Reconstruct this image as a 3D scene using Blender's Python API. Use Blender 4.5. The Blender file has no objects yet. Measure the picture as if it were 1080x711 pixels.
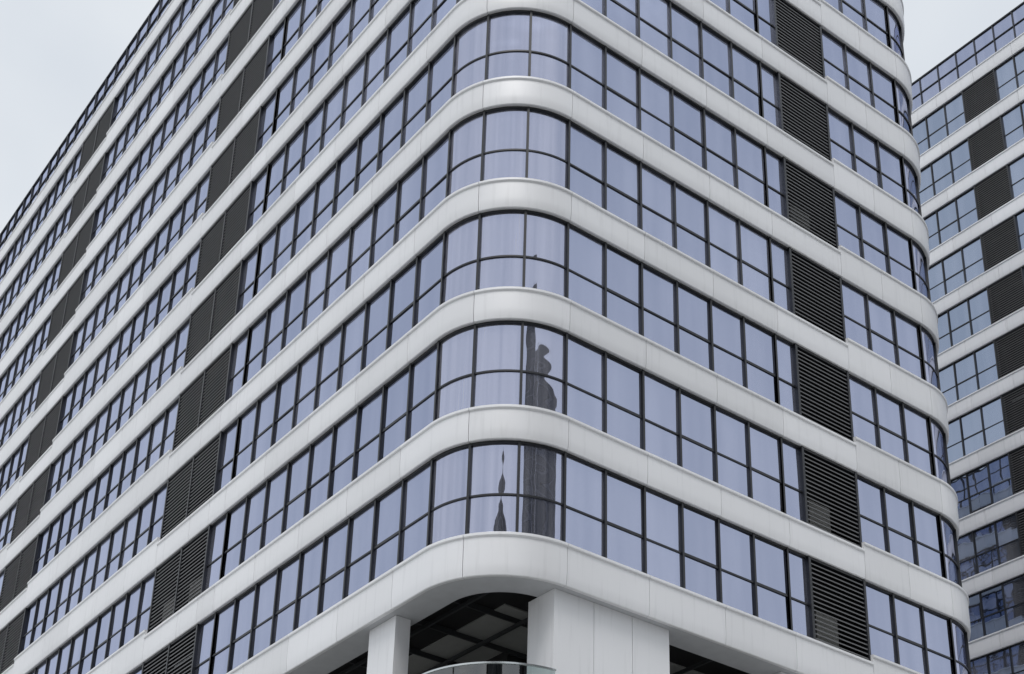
import bpy, math, random
from mathutils import Vector, Matrix
random.seed(7)
ZO=23.7      # height of reference line (top of lowest office window row) above ground
H=4.06; SP=1.08; R=2.85
scene=bpy.context.scene

# ---------------------------------------------------------------- materials
def newmat(name):
    m=bpy.data.materials.new(name); m.use_nodes=True
    nt=m.node_tree; nt.nodes.clear()
    out=nt.nodes.new('ShaderNodeOutputMaterial')
    return m,nt,out
def simple(name,col,rough=.5,metal=0.,noise=0.12,scale=3.,spec=.5):
    m,nt,out=newmat(name)
    p=nt.nodes.new('ShaderNodeBsdfPrincipled')
    tc=nt.nodes.new('ShaderNodeTexCoord'); n=nt.nodes.new('ShaderNodeTexNoise')
    n.inputs['Scale'].default_value=scale; n.inputs['Detail'].default_value=5
    mr=nt.nodes.new('ShaderNodeMapRange')
    mr.inputs['To Min'].default_value=1-noise; mr.inputs['To Max'].default_value=1+noise
    mx=nt.nodes.new('ShaderNodeVectorMath'); mx.operation='SCALE'
    mx.inputs[0].default_value=col
    L=nt.links.new
    L(tc.outputs['Object'],n.inputs['Vector']); L(n.outputs['Fac'],mr.inputs['Value'])
    L(mr.outputs['Result'],mx.inputs['Scale']); L(mx.outputs[0],p.inputs['Base Color'])
    p.inputs['Roughness'].default_value=rough; p.inputs['Metallic'].default_value=metal
    p.inputs['Specular IOR Level'].default_value=spec
    L(p.outputs[0],out.inputs[0]); return m

def panel_mat(name,col):
    m,nt,out=newmat(name); L=nt.links.new
    p=nt.nodes.new('ShaderNodeBsdfPrincipled')
    tc=nt.nodes.new('ShaderNodeTexCoord')
    mp=nt.nodes.new('ShaderNodeMapping'); mp.inputs['Scale'].default_value=(4,4,.3)
    n=nt.nodes.new('ShaderNodeTexNoise'); n.inputs['Scale'].default_value=1.5; n.inputs['Detail'].default_value=5
    L(tc.outputs['Object'],mp.inputs['Vector']); L(mp.outputs[0],n.inputs['Vector'])
    r=nt.nodes.new('ShaderNodeMapRange'); r.inputs['From Min'].default_value=.25;r.inputs['From Max'].default_value=.46
    r.inputs['To Min'].default_value=.91; r.inputs['To Max'].default_value=1.0
    L(n.outputs['Fac'],r.inputs['Value'])
    n2=nt.nodes.new('ShaderNodeTexNoise'); n2.inputs['Scale'].default_value=.22; n2.inputs['Detail'].default_value=2
    L(tc.outputs['Object'],n2.inputs['Vector'])
    r2=nt.nodes.new('ShaderNodeMapRange'); r2.inputs['To Min'].default_value=.93; r2.inputs['To Max'].default_value=1.06
    L(n2.outputs['Fac'],r2.inputs['Value'])
    at=nt.nodes.new('ShaderNodeAttribute'); at.attribute_name='tone'
    r3=nt.nodes.new('ShaderNodeMapRange'); r3.inputs['To Min'].default_value=.925; r3.inputs['To Max'].default_value=1.03
    L(at.outputs['Fac'],r3.inputs['Value'])
    m1=nt.nodes.new('ShaderNodeMath'); m1.operation='MULTIPLY'; m2=nt.nodes.new('ShaderNodeMath'); m2.operation='MULTIPLY'
    L(r.outputs[0],m1.inputs[0]);L(r2.outputs[0],m1.inputs[1]);L(m1.outputs[0],m2.inputs[0]);L(r3.outputs[0],m2.inputs[1])
    sc=nt.nodes.new('ShaderNodeVectorMath'); sc.operation='SCALE'; sc.inputs[0].default_value=col
    L(m2.outputs[0],sc.inputs['Scale']); L(sc.outputs[0],p.inputs['Base Color'])
    p.inputs['Roughness'].default_value=.42; p.inputs['Metallic'].default_value=.12
    L(p.outputs[0],out.inputs[0]); return m

def glass_mat(name,tint,refl,curt,bump=.2,cmax=.5):
    m,nt,out=newmat(name); L=nt.links.new
    g=nt.nodes.new('ShaderNodeBsdfGlossy'); g.inputs['Roughness'].default_value=.01
    g.inputs['Color'].default_value=(*tint,1)
    d=nt.nodes.new('ShaderNodeBsdfDiffuse')
    tc=nt.nodes.new('ShaderNodeTexCoord')
    mp=nt.nodes.new('ShaderNodeMapping'); mp.inputs['Scale'].default_value=(curt,curt,.12)
    n=nt.nodes.new('ShaderNodeTexNoise'); n.inputs['Scale'].default_value=1.; n.inputs['Detail'].default_value=4
    L(tc.outputs['Object'],mp.inputs[0]); L(mp.outputs[0],n.inputs['Vector'])
    at=nt.nodes.new('ShaderNodeAttribute'); at.attribute_name='tone'
    a=nt.nodes.new('ShaderNodeMath'); a.operation='MULTIPLY_ADD'; a.inputs[1].default_value=.95
    L(at.outputs['Fac'],a.inputs[0])
    r=nt.nodes.new('ShaderNodeMapRange'); r.inputs['From Min'].default_value=.3; r.inputs['From Max'].default_value=.75
    r.inputs['To Min'].default_value=-.2; r.inputs['To Max'].default_value=.5
    L(n.outputs['Fac'],r.inputs['Value']); L(r.outputs[0],a.inputs[2])
    cr=nt.nodes.new('ShaderNodeValToRGB')
    cr.color_ramp.elements[0].color=(.018,.02,.028,1); cr.color_ramp.elements[1].color=(cmax,cmax,cmax*1.1,1)
    L(a.outputs[0],cr.inputs[0]); L(cr.outputs[0],d.inputs['Color'])
    n3=nt.nodes.new('ShaderNodeTexNoise'); n3.inputs['Scale'].default_value=.9; n3.inputs['Detail'].default_value=1
    L(tc.outputs['Object'],n3.inputs['Vector'])
    b=nt.nodes.new('ShaderNodeBump'); b.inputs['Strength'].default_value=bump; b.inputs['Distance'].default_value=.05
    L(n3.outputs['Fac'],b.inputs['Height']); L(b.outputs[0],g.inputs['Normal'])
    lw=nt.nodes.new('ShaderNodeFresnel'); lw.inputs['IOR'].default_value=1.5
    f=nt.nodes.new('ShaderNodeMath'); f.operation='MULTIPLY_ADD'; f.inputs[1].default_value=.7; f.inputs[2].default_value=refl
    f.use_clamp=True
    L(lw.outputs[0],f.inputs[0])
    mx=nt.nodes.new('ShaderNodeMixShader'); L(f.outputs[0],mx.inputs[0]); L(d.outputs[0],mx.inputs[1]); L(g.outputs[0],mx.inputs[2])
    L(mx.outputs[0],out.inputs[0]); return m

M_PANEL=panel_mat('white_aluminium_panel',(.825,.825,.84))
M_FRAME=simple('dark_window_frame',(.013,.014,.018),.4)
M_GLASS=glass_mat('blue_grey_reflective_glass',(.46,.505,.675),.68,1.6,.2,.46)
M_CURVED=glass_mat('curved_glass_with_curtains',(.49,.52,.675),.68,7.,.3,.5)
M_GLASS2=glass_mat('second_building_glass',(.38,.45,.59),.68,1.6,.06,.35)
M_LOUV=simple('louvre_slat_paint',(.12,.12,.125),.5)
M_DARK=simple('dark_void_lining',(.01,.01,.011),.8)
M_JOINT=simple('joint_sealant',(.06,.06,.065),.7)
M_ROOF=simple('roof_concrete',(.3,.3,.29),.8)
M_COND=simple('condenser_casing',(.5,.5,.48),.5)
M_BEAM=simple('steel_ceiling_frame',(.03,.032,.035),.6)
M_SOFF=simple('soffit_panel',(.5,.51,.53),.5)

# ---------------------------------------------------------------- mesh helpers
class Mesh:
    def __init__(s): s.v=[];s.f=[];s.t=[]
    def add(s,vs,fs,tone=.5):
        o=len(s.v); s.v+=vs
        for f in fs: s.f.append([i+o for i in f]); s.t.append(tone)
    def box(s,a,b,tone=.5):
        x0,y0,z0=a;x1,y1,z1=b
        vs=[(x0,y0,z0),(x1,y0,z0),(x1,y1,z0),(x0,y1,z0),(x0,y0,z1),(x1,y0,z1),(x1,y1,z1),(x0,y1,z1)]
        s.add(vs,[(0,3,2,1),(4,5,6,7),(0,1,5,4),(1,2,6,5),(2,3,7,6),(3,0,4,7)],tone)
    def obj(s,name,mat,parent=None,smooth=True):
        me=bpy.data.meshes.new(name); me.from_pydata(s.v,[],s.f)
        at=me.attributes.new('tone','FLOAT','FACE'); at.data.foreach_set('value',s.t)
        me.materials.append(mat)
        if smooth:
            me.polygons.foreach_set('use_smooth',[True]*len(me.polygons))
            me.set_sharp_from_angle(angle=math.radians(25))
        me.update()
        o=bpy.data.objects.new(name,me); scene.collection.objects.link(o)
        if parent: o.parent=parent
        return o

class Path:
    """counter-clockwise plan line; outward is to the right of travel"""
    def __init__(s,p,heading):
        s.p=p; s.h=heading; s.segs=[]; s.L=0
    def line(s,L):
        s.segs.append(('l',s.L,L,s.p,s.h)); s.L+=L
        s.p=(s.p[0]+math.cos(s.h)*L,s.p[1]+math.sin(s.h)*L); return s
    def arc(s,R,ang):
        c=(s.p[0]-math.sin(s.h)*R,s.p[1]+math.cos(s.h)*R)
        s.segs.append(('a',s.L,R*ang,c,s.h,R)); s.L+=R*ang
        s.h+=ang; s.p=(c[0]+math.sin(s.h)*R,c[1]-math.cos(s.h)*R); return s
    def at(s,S,off):
        for g in s.segs:
            if S<=g[1]+g[2]+1e-6 or g is s.segs[-1]: break
        q=S-g[1]
        if g[0]=='l':
            h=g[4]; return (g[3][0]+math.cos(h)*q+math.sin(h)*off, g[3][1]+math.sin(h)*q-math.cos(h)*off)
        h=g[4]+q/g[5]; r=g[5]+off
        return (g[3][0]+math.sin(h)*r, g[3][1]-math.cos(h)*r)
    def stations(s,a,b):
        st=[a]
        for g in s.segs:
            g0,g1=g[1],g[1]+g[2]
            if g0>a+1e-4 and g0<b-1e-4: st.append(g0)
            if g[0]=='a':
                n=max(2,int(g[2]/.11))
                for i in range(1,n):
                    q=g0+g[2]*i/n
                    if a+1e-3<q<b-1e-3: st.append(q)
        st=sorted(set(st))+[b]; return st
    def sweep(s,M,a,b,prof,tone=.5):
        st=s.stations(a,b); n=len(prof); vs=[];fs=[]
        for S in st:
            for (o,z) in prof:
                x,y=s.at(S,o); vs.append((x,y,z))
        for i in range(len(st)-1):
            for j in range(n):
                k=(j+1)%n
                fs.append((i*n+j,i*n+k,(i+1)*n+k,(i+1)*n+j))
        fs.append(tuple(range(n-1,-1,-1))); e=(len(st)-1)*n
        fs.append(tuple(range(e,e+n)))
        M.add(vs,fs,tone)
    def bar(s,M,a,b,o0,o1,z0,z1,tone=.5):
        s.sweep(M,a,b,[(o0,z0),(o1,z0),(o1,z1),(o0,z1)],tone)
    def pane(s,M,a,b,off,z0,z1,tone,jit=.006,tilt=0.):
        st=s.stations(a,b); vs=[];fs=[]
        j=[random.uniform(-jit,jit) for _ in range(3)]
        for i,S in enumerate(st):
            u=i/(len(st)-1)
            x,y=s.at(S,off+j[0]*u+j[1]+tilt); vs.append((x,y,z0))
            x,y=s.at(S,off+j[0]*u+j[2]); vs.append((x,y,z1))
        for i in range(len(st)-1): fs.append((2*i,2*i+2,2*i+3,2*i+1))
        M.add(vs,fs,tone)

def band_profile(z0,t):
    return [(-.26,z0+.02),(-.06,z0),(-.035,z0+.02),(-.012,z0+.16),(0,z0+.36),(0,t-.13),(.03,t-.11),(.045,t-.085),(.045,t-.012),(.03,t),(-.26,t+.02)]

def facade(seed,path,bays,rows,joints,arcs,parent,condensers=(),glass=None):
    """bays: list of (S0,S1,kind,raised,n)"""
    P=Mesh();F=Mesh();G=Mesh();GC=Mesh();LV=Mesh();D=Mesh();J=Mesh();C=Mesh()
    GO=-.21
    rnd=random.Random(seed)
    for ri,(zt,last) in enumerate(rows):
        for (a,b) in zip(joints[:-1],joints[1:]):
            mid=(a+b)/2
            rs=0
            for bb in bays:
                if bb[0]<=mid<=bb[1]: rs=.28 if bb[3] else 0
            if last: rs=0
            t=zt+SP+rs
            path.sweep(P,a+.009,b-.009,band_profile(zt,t),rnd.random())
        path.bar(J,0,path.L,-.24,-.075,zt+.05,zt+SP-.05)
        for bb in bays:
            a,b,kind,raised,n=bb
            zb=zt-(H-SP)+(.28 if raised else 0)
            if kind=='w':
                step=(b-a)/n
                arc=any(x0-1e-3<=a and b<=x1+1e-3 for x0,x1 in arcs)
                zm=zb+(zt-zb)*(.43)
                path.bar(F,a,b,GO-.08,GO+.06,zt-.07,zt+.01)
                path.bar(F,a,b,GO-.08,GO+.06,zb+.0,zb+.07)
                path.bar(F,a,b,GO-.06,GO+.035,zm-.028,zm+.028)
                roomtone=.2
                for i in range(n):
                    s0=a+i*step; s1=s0+step
                    path.bar(F,s0-.038,s0+.038,GO-.1,GO+.08,zb,zt)
                    M=GC if arc else G
                    if i%3==0: roomtone=rnd.random()**2*.7
                    tone=max(0,roomtone+rnd.uniform(-.12,.18))
                    if arc: tone=.3+.3*rnd.random()
                    path.pane(M,s0+.033,s1-.033,GO,zb+.06,zm-.02,tone*rnd.uniform(.6,1.2))
                    path.pane(M,s0+.033,s1-.033,GO,zm+.02,zt-.05,tone)
                    if (not arc) and i%2==1:   # opening sash frame
                        for q in (s0+.036,s1-.066): path.bar(F,q,q+.03,GO-.02,GO+.03,zm+.028,zt-.07)
                        path.bar(F,s0+.066,s1-.066,GO-.02,GO+.03,zm+.028,zm+.06)
                        path.bar(F,s0+.066,s1-.066,GO-.02,GO+.03,zt-.105,zt-.07)
                path.bar(F,b-.038,b+.038,GO-.1,GO+.081,zb+.001,zt-.001)
            elif kind=='v':
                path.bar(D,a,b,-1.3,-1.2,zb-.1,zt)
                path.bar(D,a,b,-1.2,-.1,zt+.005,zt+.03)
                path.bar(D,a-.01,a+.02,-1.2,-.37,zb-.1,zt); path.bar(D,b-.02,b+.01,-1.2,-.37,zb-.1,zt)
                w=(b-a)/n
                for i in range(n+1):
                    q=a+i*w; path.bar(F,q-.05,q+.05,-.36,-.08,zb,zt-.002)
                path.bar(F,a,b,-.34,-.1,zt-.08,zt+.008); path.bar(F,a,b,-.34,-.1,zb,zb+.08)
                nb=17; dz=(zt-zb-.2)/nb
                for i in range(n):
                    s0=a+i*w+.05; s1=a+(i+1)*w-.05
                    for k in range(nb):
                        z=zb+.12+k*dz
                        path.sweep(LV,s0,s1,[(-.11,z),(-.11,z+.045),(-.14,z+.05),(-.22,z+.10),(-.22,z+.08),(-.14,z+.03)])
                if ri in condensers:
                    for i in range(n):
                        s0=a+i*w+.5
                        path.bar(C,s0,s0+1.0,-.75,-.4,zb+.15,zb+1.3)
    for M,nm,mat in ((P,'spandrel_panels',M_PANEL),(F,'window_frames',M_FRAME),(G,'window_glass',glass or M_GLASS),(GC,'curved_corner_glass',M_CURVED),
                     (LV,'louvre_slats',M_LOUV),(D,'louvre_recess_lining',M_DARK),(J,'panel_joints',M_JOINT),(C,'air_conditioning_units',M_COND)):
        if M.f: M.obj(nm,mat,parent)

def parapet(path,z0,z1,parent):
    F=Mesh();G=Mesh()
    n=int(path.L/1.5); w=path.L/n
    for i in range(n):
        path.bar(F,i*w,i*w+.06,-.30,-.14,z0,z1)
        path.pane(G,i*w+.06,(i+1)*w,-.22,z0+.05,z1-.06,random.random()*.4)
    path.bar(F,0,path.L,-.3,-.14,z1-.08,z1+.02)
    path.bar(F,0,path.L,-.3,-.14,z0,z0+.07)
    path.bar(F,0,path.L,-.3,-.15,(z0+z1)/2-.03,(z0+z1)/2+.03)
    F.obj('parapet_frames',M_FRAME,parent); G.obj('parapet_glass',M_GLASS,parent)

def empty(name):
    e=bpy.data.objects.new(name,None); scene.collection.objects.link(e); return e

# ---------------------------------------------------------------- main building
A=R*math.pi/2
TL=80.0
main=Path((0,TL),-math.pi/2).line(TL-R).arc(R,math.pi/2).line(19.9-R).arc(R,math.pi/2).line(55)
Lf=lambda t: TL-t                  # left facade distance from corner -> S
Rf=lambda s: TL-R+A+(s-R)          # right facade
E0=Rf(19.9); E1=E0+A
bays=[]
def W(a,b,raised,n=None):
    bays.append((a,b,'w',raised,n or max(1,round((b-a)/1.5))))
def V(a,b,n): bays.append((a,b,'v',False,n))
W(0,Lf(63.3),True)
V(Lf(63.3),Lf(58.7),2); W(Lf(58.7),Lf(42.9),True)
V(Lf(42.9),Lf(38.3),2); W(Lf(38.3),Lf(22.3),True)
V(Lf(22.3),Lf(17.7),2)
W(Lf(17.7),Lf(2.85+13.5),False,1); W(Lf(2.85+13.5),Lf(R),False,9)
W(Lf(R),Lf(R)+A,False,3)
W(Rf(R),Rf(11.85),False,6); W(Rf(11.85),Rf(12.8),False,1)
V(Rf(12.8),Rf(15.4),1)
W(Rf(15.4),Rf(19.9),True,3)
W(E0,E1,True,3); W(E1,E1+27,True,18); V(E1+27,E1+31.6,2); W(E1+31.6,main.L,True,15)
j=[0]
x=Lf(R)-1.5
lefts=[]
while x>1.5: lefts.append(x); x-=3.0
for q in (Lf(22.3),Lf(17.7),Lf(38.3),Lf(42.9),Lf(58.7),Lf(63.3)):
    lefts=[v for v in lefts if abs(v-q)>1.2]+[q]
j+=sorted(lefts)
j+=[Lf(R)+A/3,Lf(R)+A]+[Rf(s) for s in (5.85,8.85,11.85,15.4,17.65,19.9)]
x=E0+A/2
while x<main.L-2: j.append(x); x+=3
j.append(main.L)
main_b=empty('office_building')
NR=10
rows=[(ZO+H*k,k==NR) for k in range(0,NR+1)]
facade(3,main,bays,rows,j,[(Lf(R),Lf(R)+A),(E0,E1)],main_b,condensers=(0,1,4))
ZR=ZO+H*NR+SP
parapet(main,ZR+.02,ZO+44.2,main_b)

# lowest spandrel band, sill ledge and soffit
P=Mesh();S_=Mesh();J=Mesh()
zt=ZO-(H-SP); BH=1.28
for a,b in zip(j[:-1],j[1:]):
    mid=(a+b)/2; rs=0
    for bb in bays:
        if bb[0]<=mid<=bb[1]: rs=.28 if bb[3] else 0
    main.sweep(P,a+.009,b-.009,band_profile(zt-BH,zt+rs),random.random())
main.bar(J,0,main.L,-.24,-.075,zt-BH+.1,zt-.1)
main.bar(S_,0,main.L,-1.1,-.08,zt-BH+.01,zt-BH+.09)
main.bar(S_,0,main.L,-1.12,-1.06,zt-BH+.03,zt-BH+.45)
P.obj('base_band_panels',M_PANEL,main_b); S_.obj('terrace_soffit',M_SOFF,main_b); J.obj('base_band_joints',M_JOINT,main_b)
B=Mesh();D=Mesh()
cz=zt-BH+.45
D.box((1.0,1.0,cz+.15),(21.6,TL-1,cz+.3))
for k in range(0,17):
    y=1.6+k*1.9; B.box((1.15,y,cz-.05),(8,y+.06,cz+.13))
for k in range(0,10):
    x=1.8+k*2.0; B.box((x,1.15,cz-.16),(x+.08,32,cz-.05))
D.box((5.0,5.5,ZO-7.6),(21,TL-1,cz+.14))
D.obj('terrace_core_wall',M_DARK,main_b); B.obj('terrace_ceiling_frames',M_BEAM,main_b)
Pz0,Pz1=ZO-7.9,zt-BH
C=Mesh()
def pier(x0,y0,x1,y1,nx=1):
    for i in range(nx):
        a=x0+(x1-x0)*i/nx; b=x0+(x1-x0)*(i+1)/nx
        g=.01
        C.box((a+(g if i else 0),y0,Pz0),(b-(g if i<nx-1 else 0),y1,Pz1),random.random())
pier(2.7,.35,6.9,1.5,3)
pier(11.5,.35,15.6,1.5,3)
pier(.35,4.6,.85,6.0)
for y in (13.5,22.5,31.5,40.5,49.5,58.5,67.5): pier(.35,y,.85,y+1.4)
C.obj('terrace_piers',M_PANEL,main_b)
S_=Mesh(); main.bar(S_,0,main.L,-1.6,.02,ZO-8.5,ZO-7.9); S_.box((1,1,ZO-8.4),(21.7,TL-1,ZO-7.92)); S_.obj('terrace_slab',M_ROOF,main_b)

def clear_glass():
    m,nt,out=newmat('balustrade_glass'); L=nt.links.new
    t=nt.nodes.new('ShaderNodeBsdfTransparent'); t.inputs[0].default_value=(.72,.84,.82,1)
    g=nt.nodes.new('ShaderNodeBsdfGlossy'); g.inputs['Roughness'].default_value=.02
    f=nt.nodes.new('ShaderNodeFresnel'); f.inputs[0].default_value=1.5
    a=nt.nodes.new('ShaderNodeMath'); a.operation='ADD'; a.inputs[1].default_value=.15; L(f.outputs[0],a.inputs[0])
    mx=nt.nodes.new('ShaderNodeMixShader'); L(a.outputs[0],mx.inputs[0]); L(t.outputs[0],mx.inputs[1]); L(g.outputs[0],mx.inputs[2])
    L(mx.outputs[0],out.inputs[0]); return m
M_BAL=clear_glass()
M_STEEL=simple('stainless_rail',(.6,.62,.62),.25,.9)
G=Mesh();T=Mesh()
sA,sB=Lf(4.5),Rf(2.6)
n=6
RT=ZO-6.8
for i in range(n):
    a=sA+(sB-sA)*i/n; b=sA+(sB-sA)*(i+1)/n
    main.pane(G,a+.02,b-.02,-.12,ZO-7.9,RT,.5,jit=0)
main.bar(T,sA,sB,-.145,-.095,RT,RT+.05)
G.obj('balustrade_glass_panels',M_BAL,main_b); T.obj('balustrade_handrail',M_STEEL,main_b)

# podium storeys below
pb=[]
seg=[(0,Lf(R)),(Lf(R),Lf(R)+A),(Lf(R)+A,E0),(E0,E1),(E1,main.L)]
for a,b in seg: pb.append((a,b,'w',False,max(1,round((b-a)/1.5))))
pj=[0]+[s for a,b in seg for s in [a+(b-a)*k/max(1,round((b-a)/3)) for k in range(1,max(1,round((b-a)/3))+1)]]
pod=empty('podium_levels'); pod.parent=main_b
facade(5,main,pb,[(ZO-9.6,False),(ZO-9.6-H,False),(ZO-9.6-2*H,False)],pj,[(Lf(R),Lf(R)+A),(E0,E1)],pod)
PW=Mesh(); main.bar(PW,0,main.L,-.9,-.3,0.01,ZO-9.6-3*H+SP+.1); PW.obj('podium_ground_floor_wall',M_FRAME,pod)
K=Mesh(); K.box((.9,.9,ZR-.6),(21.8,TL-.3,ZR)); K.box((1.6,TL-.5,.02),(21.8,TL-.2,ZR-.6)); 
K.box((3,3,ZO-3.7),(19.5,TL-1,ZO-3.4))
K.box((7,30,ZR),(16,48,ZR+3.6)); K.obj('roof_and_rear_wall',M_ROOF,main_b)

# ---------------------------------------------------------------- second building
b2=empty('office_building.001')
X2=49.6
p2=Path((X2,72),-math.pi/2).line(72+10).arc(R,math.pi/2).line(22)
bays2=[]
def S2(y): return 72-y
def addw(a,b): bays2.append((a,b,'w',False,max(1,round((b-a)/1.5))))
addw(0,S2(38.5)); bays2.append((S2(38.5),S2(36),'v',False,1)); addw(S2(36),S2(16.0)); bays2.append((S2(16.0),S2(13.5),'v',False,1)); addw(S2(13.5),82)
addw(82,82+A); addw(82+A,p2.L)
j2=[0]; x=3.0
while x<81: j2.append(x); x+=3
j2+=[82,82+A/2,82+A]; x=82+A+3
while x<p2.L-1: j2.append(x); x+=3
j2.append(p2.L)
facade(9,p2,bays2,[(ZO+1.3+H*k,k==13) for k in range(-5,14)],j2,[(82,82+A)],b2,glass=M_GLASS2)
zr2=ZO+1.3+H*13+SP
parapet(p2,zr2+.02,ZO+57.8,b2)
K=Mesh(); K.box((X2+.9,-8,zr2-1),(X2+23,71.7,zr2)); K.box((X2+2,71.4,0.02),(X2+23,71.8,zr2-1)); K.box((X2+1,-9,.02),(X2+22,71,ZO-21.3))
K.obj('roof_and_base',M_ROOF,b2)

# ---------------------------------------------------------------- towers across the street (seen mirrored in the corner glass)
M_TG=simple('dark_tower_glazing',(.02,.025,.035),.2); M_TB=simple('grey_tower_bands',(.08,.085,.10),.6)
def tower(x0,y0,x1,y1,h,bay=3.5):
    tw=empty('office_tower')
    T=Mesh();TW=Mesh()
    T.box((x0,y0,0.02),(x1,y1,h))
    z=4
    while z<h-1:
        TW.box((x0-.12,y0-.12,z),(x1+.12,y1+.12,z+.9)); z+=4
    n=max(3,int((x1-x0)/bay))
    for i in range(n+1):
        x=x0+(x1-x0)*i/n
        TW.box((x-.2,y1+.14,0.03),(x+.2,y1+.35,h+.5))
    T.obj('glazing',M_TG,tw); TW.obj('bands_and_fins',M_TB,tw)
tower(-32,-128,-10,-112,119); tower(-8.5,-126,-1,-114,108); tower(0,-124,54,-104,101); tower(-96,-92,-66,-70,82)

# ---------------------------------------------------------------- ground
def sheet(name,x0,y0,x1,y1,z,mat,thick=None):
    m=Mesh()
    if thick: m.box((x0,y0,z-thick),(x1,y1,z))
    else: m.add([(x0,y0,z),(x1,y0,z),(x1,y1,z),(x0,y1,z)],[(0,1,2,3)])
    return m.obj(name,mat,smooth=False)
sheet('ground',-2500,-2500,2500,2500,0,simple('paving_ground',(.27,.27,.26),.85,scale=.3))
sheet('pavement',-14,-22,44,-1,.12,simple('paving_slabs',(.36,.36,.35),.8,scale=1.),.115)
sheet('road',-400,-50,400,-31,.004,simple('asphalt',(.05,.05,.052),.9,scale=2.))
ml=Mesh()
for k in range(-30,30): ml.add([(k*9,-40.6,.008),(k*9+4,-40.6,.008),(k*9+4,-40.4,.008),(k*9,-40.4,.008)],[(0,1,2,3)])
ml.obj('road_markings',simple('road_paint',(.75,.75,.72),.7),smooth=False)

# ---------------------------------------------------------------- camera from vanishing points (1080x711 pixels)
f=1565.; cx,cy=506.,683.
def d(px,py): return Vector((px-cx,-(py-cy),-f)).normalized()
Zc=d(638,-2850); Xc=d(2887,1465); Xc=(Xc-Zc*Xc.dot(Zc)).normalized(); Yc=Zc.cross(Xc)
P5=Vector((.198,6.14,-40.2))
Cw=Vector((-P5.dot(Xc),-P5.dot(Yc),-P5.dot(Zc)+ZO-.2))
rot=Matrix(((Xc.x,Xc.y,Xc.z),(Yc.x,Yc.y,Yc.z),(Zc.x,Zc.y,Zc.z)))
cam=bpy.data.cameras.new('camera'); co=bpy.data.objects.new('camera',cam); scene.collection.objects.link(co)
co.matrix_world=Matrix.Translation(Cw)@rot.to_4x4()
cam.sensor_width=36; cam.lens=f/1080*36; cam.shift_x=(540-cx)/1080; cam.shift_y=(cy-355.5)/1080
cam.clip_end=6000
scene.camera=co

# ---------------------------------------------------------------- light
az=math.atan2(-.70,-.68); el=math.radians(62)
sd=Vector((math.sin(az)*math.cos(el),math.cos(az)*math.cos(el),math.sin(el)))     # towards the sun
sun=bpy.data.lights.new('sun','SUN'); sun.energy=1.45; sun.angle=math.radians(22); sun.color=(1,.97,.94)
so=bpy.data.objects.new('sun',sun); scene.collection.objects.link(so)
so.rotation_euler=sd.to_track_quat('Z','Y').to_euler(); so.location=(0,0,120)
w=bpy.data.worlds.new('World'); scene.world=w; w.use_nodes=True
nt=w.node_tree; nt.nodes.clear(); L=nt.links.new
out=nt.nodes.new('ShaderNodeOutputWorld'); bg=nt.nodes.new('ShaderNodeBackground'); bg.inputs['Strength'].default_value=.1
sky=nt.nodes.new('ShaderNodeTexSky'); sky.sky_type='NISHITA'; sky.sun_disc=False
sky.sun_elevation=el; sky.sun_rotation=az
sky.air_density=1.5; sky.dust_density=4
hs=nt.nodes.new('ShaderNodeHueSaturation'); hs.inputs['Saturation'].default_value=.3
L(sky.outputs[0],hs.inputs['Color'])
tc=nt.nodes.new('ShaderNodeTexCoord'); n=nt.nodes.new('ShaderNodeTexNoise'); n.inputs['Scale'].default_value=2.2; n.inputs['Detail'].default_value=5
n.inputs['Distortion'].default_value=.3
L(tc.outputs['Generated'],n.inputs['Vector'])
cr=nt.nodes.new('ShaderNodeValToRGB'); cr.color_ramp.elements[0].position=.32; cr.color_ramp.elements[1].position=.68
cr.color_ramp.elements[0].color=(6.7,7.3,8.1,1); cr.color_ramp.elements[1].color=(9.1,9.45,9.8,1)
L(n.outputs['Fac'],cr.inputs[0])
# overcast: brighter towards the zenith
sx=nt.nodes.new('ShaderNodeSeparateXYZ'); L(tc.outputs['Generated'],sx.inputs[0])
zr=nt.nodes.new('ShaderNodeMapRange'); zr.inputs['From Min'].default_value=.72; zr.inputs['From Max'].default_value=1.; zr.inputs['To Min'].default_value=1.; zr.inputs['To Max'].default_value=2.5
L(sx.outputs['Z'],zr.inputs['Value'])
mx=nt.nodes.new('ShaderNodeMix'); mx.data_type='RGBA'; mx.inputs['Factor'].default_value=.9
L(hs.outputs[0],mx.inputs['A']); L(cr.outputs[0],mx.inputs['B'])
vs=nt.nodes.new('ShaderNodeVectorMath'); vs.operation='SCALE'; L(mx.outputs['Result'],vs.inputs[0]); L(zr.outputs[0],vs.inputs['Scale'])
L(vs.outputs[0],bg.inputs['Color'])
L(bg.outputs[0],out.inputs[0])
scene.view_settings.view_transform='Standard'; scene.view_settings.look='None'; scene.view_settings.exposure=0
